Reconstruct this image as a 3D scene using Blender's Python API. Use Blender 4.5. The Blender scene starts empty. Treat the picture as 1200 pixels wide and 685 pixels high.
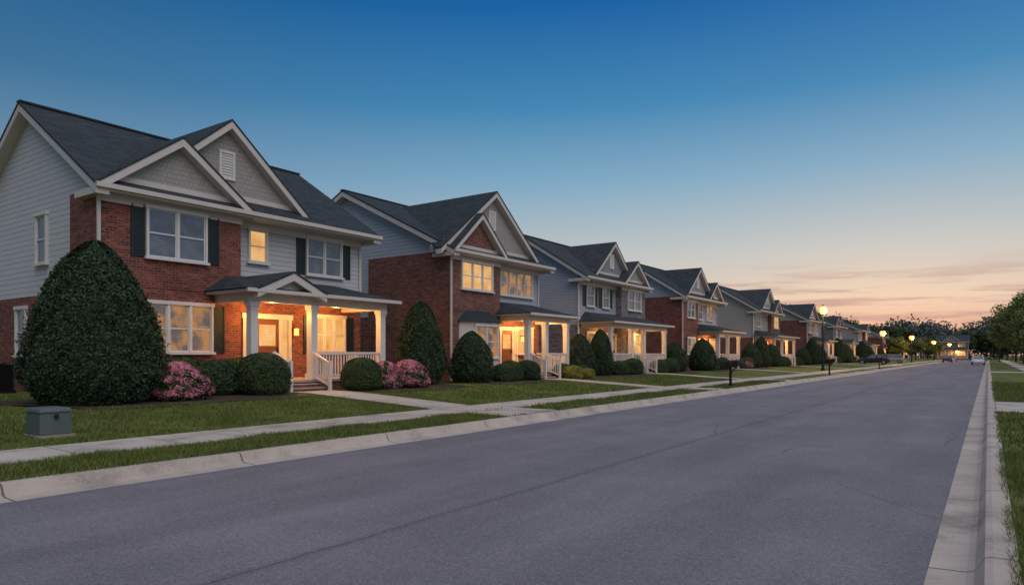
import bpy, bmesh, math, random
import numpy as np
random.seed(7); rng=np.random.default_rng(11)
scene=bpy.context.scene
scene.view_settings.view_transform='Standard'
scene.view_settings.look='None'; scene.view_settings.exposure=0
COL=scene.collection
G=0.42
# ------------------------------------------------------------------ node helpers
class NT:
    def __init__(s,tree): s.t=tree; s.t.nodes.clear()
    def n(s,typ,**kw):
        nd=s.t.nodes.new(typ)
        for k,v in kw.items(): setattr(nd,k,v)
        return nd
    def l(s,a,b): s.t.links.new(a,b)
    def setin(s,sock,v):
        if hasattr(v,'is_output'): s.l(v,sock)
        else: sock.default_value=v
    def m(s,op,a,b=0.0,c=None,clamp=False):
        nd=s.n('ShaderNodeMath',operation=op); nd.use_clamp=clamp
        s.setin(nd.inputs[0],a); s.setin(nd.inputs[1],b)
        if c is not None: s.setin(nd.inputs[2],c)
        return nd.outputs[0]
    def mix(s,f,a,b,blend='MIX'):
        nd=s.n('ShaderNodeMix',data_type='RGBA',blend_type=blend)
        s.setin(nd.inputs[0],f)
        for k,v in ((6,a),(7,b)):
            if isinstance(v,(tuple,list)) and len(v)==3: v=(*v,1)
            s.setin(nd.inputs[k],v)
        return nd.outputs[2]
    def ramp(s,f,stops,interp='LINEAR'):
        nd=s.n('ShaderNodeValToRGB'); cr=nd.color_ramp; cr.interpolation=interp
        while len(cr.elements)<len(stops): cr.elements.new(0.5)
        for e,(p,c) in zip(cr.elements,stops):
            e.position=p; e.color=(*c,1) if len(c)==3 else c
        s.setin(nd.inputs[0],f); return nd.outputs[0]
    def noise(s,vec,scale,detail=4,rough=0.55):
        nd=s.n('ShaderNodeTexNoise'); nd.inputs['Scale'].default_value=scale
        nd.inputs['Detail'].default_value=detail; nd.inputs['Roughness'].default_value=rough
        if vec is not None: s.l(vec,nd.inputs['Vector'])
        return nd.outputs['Fac']
    def obj(s): return s.n('ShaderNodeTexCoord').outputs['Object']
    def sep(s,v):
        nd=s.n('ShaderNodeSeparateXYZ'); s.l(v,nd.inputs[0]); return nd.outputs
    def comb(s,x,y,z):
        nd=s.n('ShaderNodeCombineXYZ')
        for i,v in enumerate((x,y,z)): s.setin(nd.inputs[i],v)
        return nd.outputs[0]
    def bump(s,h,strength,dist):
        nd=s.n('ShaderNodeBump'); nd.inputs['Strength'].default_value=strength
        nd.inputs['Distance'].default_value=dist; s.l(h,nd.inputs['Height']); return nd.outputs[0]
    def walluv(s):
        tc=s.n('ShaderNodeTexCoord'); o=s.sep(tc.outputs['Object']); n=s.sep(tc.outputs['Normal'])
        g=s.m('GREATER_THAN',s.m('ABSOLUTE',n[0]),s.m('ABSOLUTE',n[1]))
        u=s.m('ADD',s.m('MULTIPLY',o[1],g),s.m('MULTIPLY',o[0],s.m('SUBTRACT',1.0,g)))
        return s.comb(u,o[2],0.0),o[2]
    def out(s,color,rough=0.6,normal=None,emis=None,estr=0.0,metal=0.0,spec=0.5,trans=0.0):
        p=s.n('ShaderNodeBsdfPrincipled')
        if isinstance(color,(tuple,list)) and len(color)==3: color=(*color,1)
        s.setin(p.inputs['Base Color'],color); s.setin(p.inputs['Roughness'],rough)
        p.inputs['Metallic'].default_value=metal; p.inputs['Specular IOR Level'].default_value=spec
        if normal is not None: s.l(normal,p.inputs['Normal'])
        if emis is not None:
            if isinstance(emis,(tuple,list)) and len(emis)==3: emis=(*emis,1)
            s.setin(p.inputs['Emission Color'],emis); s.setin(p.inputs['Emission Strength'],estr)
        o=s.n('ShaderNodeOutputMaterial'); s.l(p.outputs[0],o.inputs[0]); return p
def newmat(name):
    m=bpy.data.materials.new(name); m.use_nodes=True; return m,NT(m.node_tree)
def sc(c,k): return tuple(x*k for x in c)
def m_plain(name,c,rough=0.5,var=0.12,metal=0.0):
    m,n=newmat(name); o=n.obj(); f=n.noise(o,3.0,5)
    n.out(n.mix(f,sc(c,1-var),sc(c,1+var)),rough,metal=metal); return m
def m_brick(name,c1,c2,mort):
    m,n=newmat(name); uv,z=n.walluv()
    b=n.n('ShaderNodeTexBrick'); n.l(uv,b.inputs['Vector'])
    b.inputs['Scale'].default_value=1; b.inputs['Brick Width'].default_value=.215
    b.inputs['Row Height'].default_value=.075; b.inputs['Mortar Size'].default_value=.007
    b.inputs['Mortar Smooth'].default_value=.2; b.inputs['Bias'].default_value=-.05
    b.inputs['Color1'].default_value=(*c1,1); b.inputs['Color2'].default_value=(*c2,1); b.inputs['Mortar'].default_value=(*mort,1)
    o=n.obj(); f=n.noise(o,1.3,5); f2=n.noise(o,9,4,.7)
    k=n.m('ADD',n.m('MULTIPLY',f,.8),n.m('MULTIPLY',f2,1.0))
    g=n.n('ShaderNodeCombineColor'); [n.l(k,g.inputs[i]) for i in range(3)]
    c=n.mix(1.0,b.outputs['Color'],g.outputs[0],'MULTIPLY')
    c=n.mix(0.15,c,b.outputs['Color'])
    vn=n.n('ShaderNodeTexWhiteNoise'); sp=n.sep(uv)
    row=n.m('FLOOR',n.m('DIVIDE',sp[1],.075)); colm=n.m('FLOOR',n.m('ADD',n.m('DIVIDE',sp[0],.215),n.m('MULTIPLY',n.m('FLOORED_MODULO',row,2.0),.5)))
    n.l(n.comb(colm,row,0.0),vn.inputs['Vector'])
    c=n.mix(n.m('MULTIPLY',n.m('MULTIPLY',n.m('LESS_THAN',vn.outputs[0],.14),.65),n.m('SUBTRACT',1.0,b.outputs['Fac'])),c,(.05,.02,.018))
    c=n.mix(n.m('MULTIPLY',n.m('MULTIPLY',n.m('GREATER_THAN',vn.outputs[0],.86),.5),n.m('SUBTRACT',1.0,b.outputs['Fac'])),c,sc(c1,1.5))
    inv=n.m('SUBTRACT',1.0,b.outputs['Fac'])
    n.out(c,.85,n.bump(inv,.6,.008)); return m
def m_siding(name,c,row=.17):
    m,n=newmat(name); uv,z=n.walluv()
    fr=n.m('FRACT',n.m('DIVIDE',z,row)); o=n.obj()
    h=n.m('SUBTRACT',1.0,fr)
    lap_shade=n.m('GREATER_THAN',fr,.88)  # shade under each lap, drawn into the board colour
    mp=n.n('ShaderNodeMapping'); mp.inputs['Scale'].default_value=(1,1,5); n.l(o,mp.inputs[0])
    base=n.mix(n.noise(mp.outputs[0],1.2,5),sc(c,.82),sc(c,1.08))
    base=n.mix(n.m('MULTIPLY',lap_shade,.55),base,sc(c,.3))
    n.out(base,.55,n.bump(h,1.0,.03)); return m
def m_shake(name,c):
    m,n=newmat(name); uv,z=n.walluv()
    b=n.n('ShaderNodeTexBrick'); n.l(uv,b.inputs['Vector'])
    b.inputs['Scale'].default_value=1; b.inputs['Brick Width'].default_value=.15
    b.inputs['Row Height'].default_value=.15; b.inputs['Mortar Size'].default_value=.006
    b.inputs['Color1'].default_value=(*sc(c,.94),1); b.inputs['Color2'].default_value=(*sc(c,1.06),1); b.inputs['Mortar'].default_value=(*sc(c,.6),1)
    n.out(b.outputs[0],.7,n.bump(n.m('SUBTRACT',1.0,b.outputs['Fac']),.5,.01)); return m
def m_roof(name,c):
    m,n=newmat(name); uv,z=n.walluv()
    b=n.n('ShaderNodeTexBrick'); n.l(uv,b.inputs['Vector'])
    b.inputs['Scale'].default_value=1; b.inputs['Brick Width'].default_value=.32
    b.inputs['Row Height'].default_value=.085; b.inputs['Mortar Size'].default_value=.008
    b.inputs['Color1'].default_value=(*sc(c,.6),1); b.inputs['Color2'].default_value=(*sc(c,1.5),1); b.inputs['Mortar'].default_value=(*sc(c,.35),1)
    o=n.obj(); f=n.noise(o,.9,5)
    cc=n.mix(n.m('MULTIPLY',f,.4),b.outputs[0],sc(c,.9)); cc=n.mix(n.m('MULTIPLY',n.noise(o,22,3,.8),.4),cc,sc(c,1.8))
    n.out(cc,.9,n.bump(n.m('SUBTRACT',1.0,b.outputs['Fac']),.6,.015),spec=.25); return m
def m_leaf(name,a,b,c=None):
    m,n=newmat(name); g=n.n('ShaderNodeNewGeometry'); r=g.outputs['Random Per Island']
    o=n.obj(); f=n.noise(o,2.2,4)
    k=n.m('ADD',n.m('MULTIPLY',r,.55),n.m('MULTIPLY',f,.6),clamp=True)
    n.out(n.ramp(k,[(0.15,a),(0.6,b),(1.0,c or sc(b,1.6))]),.55,spec=.25); return m
def m_glass(name,kind):
    m,n=newmat(name); o=n.obj(); uv,z=n.walluv()
    st=n.m('FRACT',n.m('DIVIDE',z,.07)); st=n.m('SMOOTH_MIN',st,.7,.3)
    big=n.noise(o,1.7,3)
    if kind=='dark':
        c=n.mix(n.m('MULTIPLY',st,1.0),(.06,.075,.10),(.24,.28,.34)); c=n.mix(n.ramp(big,[(.38,(0,0,0)),(.6,(1,1,1))]),c,(.08,.105,.14))
        n.out(c,.08,spec=.8,emis=(.35,.45,.6),estr=.02)  # unlit panes given a faint blue glow of their own
    elif kind=='lit':
        e=n.ramp(big,[(.25,(.75,.30,.06)),(.5,(.95,.54,.18)),(.75,(1,.74,.38))])
        e=n.mix(n.m('MULTIPLY',n.m('SUBTRACT',1.0,st),.65),e,(.35,.13,.03))
        n.out((.1,.07,.04),.1,emis=e,estr=1.0)
    elif kind=='dim':
        e=n.mix(n.ramp(big,[(.42,(0,0,0)),(.58,(1,1,1))]),(.14,.115,.095),(.78,.34,.08))
        e=n.mix(n.m('MULTIPLY',n.m('SUBTRACT',1.0,st),.7),e,(.04,.03,.025))
        n.out((.08,.08,.09),.1,emis=e,estr=.75)
    elif kind=='bulb':
        n.out((.9,.6,.3),.3,emis=(1,.30,.05),estr=2.8)
    return m
MAT={}
MAT['brick']=m_brick('red brick',(.28,.075,.048),(.155,.038,.028),(.28,.19,.155))
MAT['brick2']=m_brick('brown brick',(.24,.082,.055),(.155,.050,.035),(.27,.20,.17))
MAT['brickg']=m_brick('grey brick',(.23,.205,.205),(.155,.14,.145),(.32,.31,.30))
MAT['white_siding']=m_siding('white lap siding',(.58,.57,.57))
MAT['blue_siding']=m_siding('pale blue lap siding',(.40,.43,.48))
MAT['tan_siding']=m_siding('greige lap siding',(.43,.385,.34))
MAT['shake']=m_shake('taupe shake siding',(.37,.34,.32))
MAT['shakeg']=m_shake('grey shake siding',(.28,.285,.30))
MAT['roof']=m_roof('charcoal shingles',(.036,.046,.053))
MAT['roof2']=m_roof('slate shingles',(.046,.051,.058))
MAT['trim']=m_plain('cream painted trim',(.62,.56,.51),.5,.08)
MAT['white']=m_plain('white paint',(.70,.67,.64),.45,.06)
MAT['shutter']=m_plain('dark green paint',(.018,.028,.030),.5,.2)
MAT['door']=m_plain('stained wood door',(.16,.06,.025),.4,.3)
MAT['metal']=m_plain('black metal',(.018,.018,.02),.4,.2,0.3)
MAT['dark']=m_glass('window with closed blinds','dark')
MAT['lit']=m_glass('warm lit window','lit')
MAT['dim']=m_glass('partly lit window','dim')
MAT['bulb']=m_glass('glowing lamp glass','bulb')
MAT['stone']=m_plain('porch concrete',(.34,.29,.25),.8,.2)
MAT['cab']=m_plain('grey green cabinet paint',(.095,.12,.112),.6,.25)
MAT['bark']=m_plain('bark',(.07,.055,.045),.9,.35)
MAT['leaf_dark']=m_leaf('dark evergreen leaves',(.010,.020,.010),(.034,.062,.026),(.085,.125,.055))
MAT['leaf_mid']=m_leaf('boxwood leaves',(.014,.026,.009),(.050,.080,.027),(.11,.15,.048))
MAT['leaf_lite']=m_leaf('light tree leaves',(.07,.10,.03),(.17,.21,.06),(.32,.34,.11))  # leaf colours lightened to stand in for lamp light on the crowns
MAT['leaf_far']=m_leaf('distant foliage',(.06,.078,.075),(.10,.12,.105),(.13,.15,.12))  # haze of distance put into the leaf colours
MAT['pink']=m_leaf('pink blossom',(.40,.07,.13),(.64,.20,.28),(.80,.42,.48))
MAT['yellow']=m_leaf('yellow green leaves',(.10,.10,.015),(.26,.25,.04),(.38,.35,.08))
def m_grass():
    m,n=newmat('lawn grass'); o=n.obj()
    a=n.noise(o,.3,4); b=n.noise(o,22,4,.7); c=n.noise(o,2.0,5,.65)
    k=n.m('ADD',n.m('ADD',n.m('MULTIPLY',a,.4),n.m('MULTIPLY',b,.3)),n.m('MULTIPLY',c,.4))
    n.out(n.ramp(k,[(.42,(.040,.068,.013)),(.54,(.105,.14,.028)),(.66,(.22,.205,.065))]),.9,n.bump(b,.7,.04),spec=.15); return m
def m_asphalt():
    m,n=newmat('asphalt'); o=n.obj(); s=n.sep(o)
    mp=n.n('ShaderNodeMapping'); mp.inputs['Scale'].default_value=(1,.12,1); n.l(o,mp.inputs[0])
    a=n.noise(mp.outputs[0],1.1,4); b=n.noise(o,75,2,.8); c=n.noise(o,.45,5,.6); d=n.noise(o,22,4,.85)
    k=n.m('ADD',n.m('ADD',n.m('MULTIPLY',a,.25),n.m('MULTIPLY',c,.25)),n.m('ADD',n.m('MULTIPLY',b,.25),n.m('MULTIPLY',d,.3)))
    col=n.ramp(k,[(.42,(.135,.124,.138)),(.53,(.195,.178,.196)),(.66,(.29,.265,.285))])
    tr=n.m('ABSOLUTE',n.m('SUBTRACT',n.m('PINGPONG',n.m('ADD',s[0],.1),2.1),1.1))
    col=n.mix(n.m('MULTIPLY',n.m('SUBTRACT',1.0,tr,clamp=True),.10),col,(.33,.31,.32))
    v=n.n('ShaderNodeTexVoronoi'); v.inputs['Scale'].default_value=48; n.l(o,v.inputs['Vector'])
    vs=n.sep(v.outputs['Color'])
    spk=n.m('MULTIPLY',n.m('LESS_THAN',v.outputs['Distance'],.38),n.m('GREATER_THAN',vs[0],.62))
    col=n.mix(n.m('MULTIPLY',spk,.4),col,(.42,.395,.40))
    pit=n.m('MULTIPLY',n.m('LESS_THAN',v.outputs['Distance'],.45),n.m('LESS_THAN',vs[0],.28))
    col=n.mix(n.m('MULTIPLY',pit,.45),col,(.06,.055,.062))
    w=n.noise(o,1.2,5,.7)
    off=n.m('MULTIPLY',n.m('SUBTRACT',w,.5),.16)
    dx=n.m('ABSOLUTE',n.m('ADD',n.m('ADD',s[0],4.5),off))
    seam=n.m('LESS_THAN',dx,.014)
    seamw=n.m('MULTIPLY',n.m('LESS_THAN',dx,.07),.15)
    col=n.mix(n.m('MAXIMUM',n.m('MULTIPLY',seam,.6),seamw),col,(.05,.048,.053))
    vc=n.n('ShaderNodeTexVoronoi'); vc.feature='DISTANCE_TO_EDGE'; vc.inputs['Scale'].default_value=.16
    wv=n.n('ShaderNodeMix',data_type='VECTOR'); wn=n.n('ShaderNodeTexNoise'); wn.inputs['Scale'].default_value=1.1; n.l(o,wn.inputs['Vector'])
    wn.inputs['Detail'].default_value=6
    wv.inputs[0].default_value=.25; n.l(o,wv.inputs[4]); n.l(wn.outputs['Color'],wv.inputs[5]); n.l(wv.outputs[1],vc.inputs['Vector'])
    cr=n.m('MULTIPLY',n.m('LESS_THAN',vc.outputs['Distance'],.0014),n.m('GREATER_THAN',c,.5))
    col=n.mix(n.m('MULTIPLY',cr,.45),col,(.05,.05,.055))
    st=n.ramp(n.noise(o,.8,3,.4),[(.62,(0,0,0)),(.72,(1,1,1))])
    col=n.mix(n.m('MULTIPLY',st,.2),col,(.08,.075,.08))
    n.out(col,.8,n.bump(n.m('ADD',b,d),.5,.012),spec=.3); return m
def m_conc(name,period,c=(.52,.445,.38)):
    m,n=newmat(name); o=n.obj(); s=n.sep(o)
    a=n.noise(o,1.1,5,.65); b=n.noise(o,40,3,.7)
    k=n.m('ADD',n.m('MULTIPLY',a,.7),n.m('MULTIPLY',b,.35))
    col=n.ramp(k,[(.38,sc(c,.55)),(.52,c),(.68,sc(c,1.2))])
    fr=n.m('FRACT',n.m('DIVIDE',s[1],period)); ln=n.m('LESS_THAN',fr,.022/period*1.2)
    idx=n.n('ShaderNodeTexWhiteNoise'); n.l(n.comb(n.m('FLOOR',n.m('DIVIDE',s[1],period)),0.0,0.0),idx.inputs['Vector'])
    col=n.mix(n.m('MULTIPLY',idx.outputs[0],.25),col,sc(c,.6))
    col=n.mix(n.m('MULTIPLY',ln,.8),col,(.07,.06,.05))
    n.out(col,.85,n.bump(b,.3,.006)); return m
def m_mulch():
    m,n=newmat('mulch'); o=n.obj(); b=n.noise(o,35,5,.8)
    n.out(n.ramp(b,[(.35,(.03,.017,.011)),(.55,(.085,.048,.03)),(.75,(.17,.11,.07))]),.95,n.bump(b,1,.05)); return m
MAT['grass']=m_grass(); MAT['asphalt']=m_asphalt(); MAT['mulch']=m_mulch()
MAT['walk']=m_conc('sidewalk concrete',1.5); MAT['curbc']=m_conc('kerb concrete',3.0,(.51,.425,.36))
MAT['blade']=m_leaf('grass blades',(.045,.072,.014),(.13,.17,.034),(.29,.27,.085))
# ------------------------------------------------------------------ mesh helpers
class MB:
    def __init__(s): s.v=[]; s.f=[]
    def add(s,vs,fs):
        b=len(s.v); s.v+=vs; s.f+=[tuple(b+i for i in f) for f in fs]
    def box(s,x0,x1,y0,y1,z0,z1):
        if x0>x1:x0,x1=x1,x0
        if y0>y1:y0,y1=y1,y0
        s.add([(x0,y0,z0),(x1,y0,z0),(x1,y1,z0),(x0,y1,z0),(x0,y0,z1),(x1,y0,z1),(x1,y1,z1),(x0,y1,z1)],
              [(3,2,1,0),(4,5,6,7),(0,1,5,4),(1,2,6,5),(2,3,7,6),(3,0,4,7)])
    def ext(s,A,B):
        n=len(A); s.add(list(A)+list(B),[tuple(range(n))[::-1],tuple(range(n,2*n))]+[(i,(i+1)%n,(i+1)%n+n,i+n) for i in range(n)])
    def slab(s,q,t): s.ext([(p[0],p[1],p[2]-t) for p in q],q)
    def beam(s,a,b,w):
        a=np.array(a,float); b=np.array(b,float); d=b-a; d/=np.linalg.norm(d)
        u=np.cross(d,(0,0,1)); 
        if np.linalg.norm(u)<1e-3:u=np.array((1.,0,0))
        u/=np.linalg.norm(u); v=np.cross(d,u)
        f=lambda p:[tuple(p+w*(i*u+j*v)) for i,j in((-1,-1),(1,-1),(1,1),(-1,1))]
        s.ext(f(a),f(b))
    def cyl(s,x,y,z0,z1,r0,r1,n=12):
        f=lambda z,r:[(x+r*math.cos(2*math.pi*i/n),y+r*math.sin(2*math.pi*i/n),z) for i in range(n)]
        s.ext(f(z0,r0),f(z1,r1))
    def tube(s,a,b,r0,r1,n=8):
        a=np.array(a,float); b=np.array(b,float); d=b-a; d/=np.linalg.norm(d)
        u=np.cross(d,(0.3,.1,1)); u/=np.linalg.norm(u); v=np.cross(d,u)
        f=lambda p,r:[tuple(p+r*(math.cos(2*math.pi*i/n)*u+math.sin(2*math.pi*i/n)*v)) for i in range(n)]
        s.ext(f(a,r0),f(b,r1))
    def obj(s,name,mat,parent=None,label=None,bevel=0):
        me=bpy.data.meshes.new(name); me.from_pydata([tuple(map(float,p)) for p in s.v],[],s.f)
        bm=bmesh.new(); bm.from_mesh(me); bmesh.ops.recalc_face_normals(bm,faces=bm.faces)
        bm.to_mesh(me); bm.free()
        me.materials.append(MAT[mat] if isinstance(mat,str) else mat)
        o=bpy.data.objects.new(name,me); COL.objects.link(o)
        if parent is not None:o.parent=parent
        if label:o['label']=label
        if bevel:
            bv=o.modifiers.new('bevel','BEVEL'); bv.width=bevel; bv.segments=2
        return o
def empty(name,loc,label,cat,group=None,rz=0):
    e=bpy.data.objects.new(name,None); e.empty_display_size=.5; COL.objects.link(e)
    e.location=loc; e.rotation_euler=(0,0,rz); e['label']=label; e['category']=cat
    if group:e['group']=group
    return e
def structure(o,label,cat): o['kind']='structure'; o['label']=label; o['category']=cat; return o
def quadmesh(name,V,F,mat):
    me=bpy.data.meshes.new(name); n=len(V); k=len(F)
    me.vertices.add(n); me.vertices.foreach_set('co',np.asarray(V,np.float32).ravel())
    w=F.shape[1]
    me.loops.add(k*w); me.loops.foreach_set('vertex_index',F.astype(np.int32).ravel())
    me.polygons.add(k); me.polygons.foreach_set('loop_start',np.arange(0,k*w,w,dtype=np.int32))
    me.update(calc_edges=True); me.validate(); me.materials.append(MAT[mat]); return me
def leaves(P,N,size,up=0.0):
    n=len(P); R=rng.normal(size=(n,3)); D=N+R*.75; D/=np.linalg.norm(D,axis=1)[:,None]+1e-9
    T=rng.normal(size=(n,3)); T[:,2]+=up; U=np.cross(D,T); U/=np.linalg.norm(U,axis=1)[:,None]+1e-9; W=np.cross(D,U)
    s=size*(.6+.8*rng.random(n))[:,None]
    V=np.stack([P-W*s,P+U*s*.5,P+W*s,P-U*s*.5],1).reshape(-1,3)
    return V,np.arange(4*n).reshape(n,4)
def profile(kind,t):
    t=np.asarray(t,float)
    lo=np.clip((t+.12)/.32,0,1)**.45
    if kind=='cone': return lo*np.clip(1-t**1.9,0,1)**.64
    if kind=='egg': return lo*np.clip(1-t**2.2,0,1)**.6
    return lo*np.clip(1-t**4,0,1)**.42
def shrub_mesh(name,kind,R,H,n,size,mat,seed=0,lump=.07,sq=(1,1)):
    th=rng.random(n)*2*np.pi; t=rng.random(n)**.9
    if kind=='cone': t=rng.random(n)**1.0
    top=rng.random(n)<(.22 if kind=='mound' else .06); 
    t=np.where(top,1-.12*rng.random(n)**2,t); r=profile(kind,t)*R; r=np.where(top,r*np.sqrt(rng.random(n)),r)
    lf=1+lump*(np.sin(th*3+seed+t*7)+np.sin(th*7+seed*2-t*13)+.8*np.sin(th*13+t*29+seed)+.6*np.sin(th*23-t*47))*.6
    cid=(np.floor(th*R*3.6)*131+np.floor(t*H*3.6)*17).astype(int); hs=np.modf(np.sin(cid*12.9898)*43758.5453)[0]
    dep=1-.20*rng.random(n)**2+.08*rng.random(n)**5+.03*hs
    rr=r*lf*dep
    x=rr*np.cos(th)*sq[0]; y=rr*np.sin(th)*sq[1]; z=H*t*(1+.02*np.sin(th*5+seed))
    P=np.stack([x,y,z],1); N=np.stack([np.cos(th),np.sin(th),.25+t**3*1.6],1)
    V,F=leaves(P,N,size)
    K,S=12,18; ts=np.linspace(0,.985,K); a=np.linspace(0,2*np.pi,S,endpoint=False)
    cv=[]
    for tt in ts:
        rad=profile(kind,tt)*R*.84*(1+lump*(np.sin(a*3+seed+tt*7)+np.sin(a*7+seed*2-tt*13))*.6)
        cv.append(np.stack([rad*np.cos(a)*sq[0],rad*np.sin(a)*sq[1],np.full(S,H*tt*.95)],1))
    cv.append(np.tile([[0,0,H*.94]],(S,1))); cv=np.concatenate(cv)
    cf=np.array([(k*S+i,k*S+(i+1)%S,(k+1)*S+(i+1)%S,(k+1)*S+i) for k in range(K) for i in range(S)])
    F=np.concatenate([F,cf+len(V)]); V=np.concatenate([V,cv])
    return quadmesh(name,V,F,mat)
def put(name,me,loc,label,cat,group=None,rz=0,s=1.0,sz=None):
    o=bpy.data.objects.new(name,me); COL.objects.link(o); o.location=loc; o.rotation_euler=(0,0,rz)
    o.scale=(s,s,sz if sz else s); o['label']=label; o['category']=cat
    if group:o['group']=group
    return o
def gz(L):
    return float(np.interp(L,[9.3,12.0,17.0,80,3000],[.14,.17,G,.45,.45]))
# ------------------------------------------------------------------ world
w=bpy.data.worlds.new('World'); scene.world=w; w.use_nodes=True; n=NT(w.node_tree)
d=n.n('ShaderNodeTexCoord').outputs['Generated']; s=n.sep(d)
z=s[2]
YAW=math.radians(34.9)
sunaz=YAW-math.atan(.55)
sd=(-math.sin(sunaz),math.cos(sunaz))
cold=n.ramp(n.m('MAXIMUM',z,0.0),[(0,(.38,.32,.33)),(.05,(.42,.41,.43)),(.12,(.34,.43,.49)),(.22,(.19,.34,.48)),(.33,(.055,.20,.385)),(.45,(.008,.115,.31)),(.62,(.16,.27,.45)),(1,(.56,.60,.70))])  # stops near the zenith brightened, out of view, to add fill light
warm=n.ramp(n.m('MAXIMUM',z,0.0),[(0,(.46,.29,.26)),(.035,(.60,.40,.32)),(.075,(.69,.56,.45)),(.14,(.50,.53,.53)),(.24,(.21,.39,.54)),(.34,(.045,.23,.45)),(.46,(.001,.11,.36)),(.62,(.16,.27,.45)),(1,(.56,.60,.70))])
hl=n.m('SQRT',n.m('ADD',n.m('MULTIPLY',s[0],s[0]),n.m('MULTIPLY',s[1],s[1])))
dt=n.m('DIVIDE',n.m('ADD',n.m('MULTIPLY',s[0],sd[0]),n.m('MULTIPLY',s[1],sd[1])),hl)
mr=n.n('ShaderNodeMapRange'); mr.interpolation_type='SMOOTHSTEP'; n.l(dt,mr.inputs[0]); mr.inputs[1].default_value=.45; mr.inputs[2].default_value=1.0
sky=n.mix(mr.outputs[0],cold,warm)
mr2=n.n('ShaderNodeMapRange'); mr2.interpolation_type='SMOOTHSTEP'; n.l(dt,mr2.inputs[0]); mr2.inputs[1].default_value=-.2; mr2.inputs[2].default_value=.95; mr2.inputs[3].default_value=.62; mr2.inputs[4].default_value=1.0
mp=n.n('ShaderNodeMapping'); mp.inputs['Scale'].default_value=(2.6,2.6,40); mp.inputs['Rotation'].default_value=(0.03,.05,0); mp.inputs['Location'].default_value=(1.3,.4,.7); n.l(d,mp.inputs[0])
cn=n.noise(mp.outputs[0],1.7,6,.6)
cm=n.ramp(cn,[(.47,(0,0,0)),(.59,(1,1,1))])
em=n.ramp(z,[(.02,(.4,.4,.4)),(.045,(1,1,1)),(.085,(1,1,1)),(.125,(0,0,0))])
sky=n.mix(n.m('MULTIPLY',n.m('MULTIPLY',cm,em),n.m('MULTIPLY',mr.outputs[0],.8)),sky,(.37,.25,.28))
nis=n.n('ShaderNodeTexSky'); nis.sky_type='NISHITA'; nis.sun_disc=False
nis.sun_elevation=math.radians(2); nis.sun_rotation=-sunaz
bg=n.n('ShaderNodeBackground'); n.l(sky,bg.inputs[0]); n.l(mr2.outputs[0],bg.inputs[1])
bg2=n.n('ShaderNodeBackground'); n.l(nis.outputs[0],bg2.inputs[0]); bg2.inputs[1].default_value=.008
ad=n.n('ShaderNodeAddShader'); n.l(bg.outputs[0],ad.inputs[0]); n.l(bg2.outputs[0],ad.inputs[1])
wo=n.n('ShaderNodeOutputWorld'); n.l(ad.outputs[0],wo.inputs[0])
sky_fill=bpy.data.lights.new('sky_fill','SUN'); sky_fill.energy=1.3; sky_fill.angle=math.radians(60); sky_fill.color=(1.0,.90,.87)  # added wide soft lamp standing in for light from the sky
so=bpy.data.objects.new('sky_fill',sky_fill); COL.objects.link(so); so.rotation_euler=(math.radians(44),0,math.radians(70))
def plight(loc,p,parent=None,r=.08,c=(1,.46,.13)):
    l=bpy.data.lights.new('lamp_glow','POINT'); l.energy=p; l.color=c; l.shadow_soft_size=r
    o=bpy.data.objects.new('lamp_glow',l); COL.objects.link(o); o.location=loc
    if parent:o.parent=parent
    return o
# ------------------------------------------------------------------ terrain, road
Y0,Y1=-60,3000
prof=[(-3000,.45),(-80,.45),(-17,G),(-12,.17),(-9.29,.14),(-9.28,-.06),(.15,-.06),(.16,.13),(4,.16),(3000,.2)]
mb=MB(); ys=[Y0,-20,0,40,120,400,Y1]
for y in ys: mb.v+=[(x,y,zz) for x,zz in prof]
np_=len(prof)
for j in range(len(ys)-1):
    for i in range(np_-1): a=j*np_+i; mb.f.append((a,a+1,a+np_+1,a+np_))
structure(mb.obj('ground','grass'),'green lawn ground running to the horizon','ground')
RY=268
mb=MB(); mb.v=[(-8.75,Y0,0),(-.37,Y0,0),(-.37,RY,0),(-8.75,RY,0)]; mb.f=[(0,1,2,3)]
structure(mb.obj('road','asphalt'),'grey asphalt residential road with centre seam','road')
def extr_y(poly,y0,y1,segs=1):
    m_=MB(); m_.ext([(x,y0,zz) for x,zz in poly],[(x,y1,zz) for x,zz in poly]); return m_
structure(extr_y([(-8.75,.004),(-8.75,-.1),(-9.31,-.1),(-9.31,.15),(-9.17,.152),(-9.12,.14),(-9.06,.03),(-9.0,.012)],Y0,RY).obj('curb','curbc'),'concrete kerb and gutter along the road','curb')
structure(extr_y([(-.37,.004),(-.37,-.1),(.18,-.1),(.18,.145),(.03,.147),(-.02,.135),(-.08,.03),(-.13,.012)],Y0,RY).obj('curb','curbc'),'concrete kerb and gutter beside the verge','curb')
structure(extr_y([(-10.6,.0),(-10.6,.175),(-12,.19),(-12,.0)],Y0,RY).obj('sidewalk','walk'),'pale concrete sidewalk with joints between lawns','sidewalk')
structure(extr_y([(2.6,.0),(2.6,.175),(4.0,.18),(4.0,.0)],Y0,RY).obj('sidewalk','walk'),'pale concrete sidewalk beyond the verge','sidewalk')
for (ya,yb) in ((21.5,26.0),(70,75)):
    m_=MB(); m_.box(.181,2.598,ya,yb,.02,.162); m_.box(4.002,14,ya,yb,.02,.185)
    structure(m_.obj('driveway','walk'),'concrete driveway crossing the verge','driveway')
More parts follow.
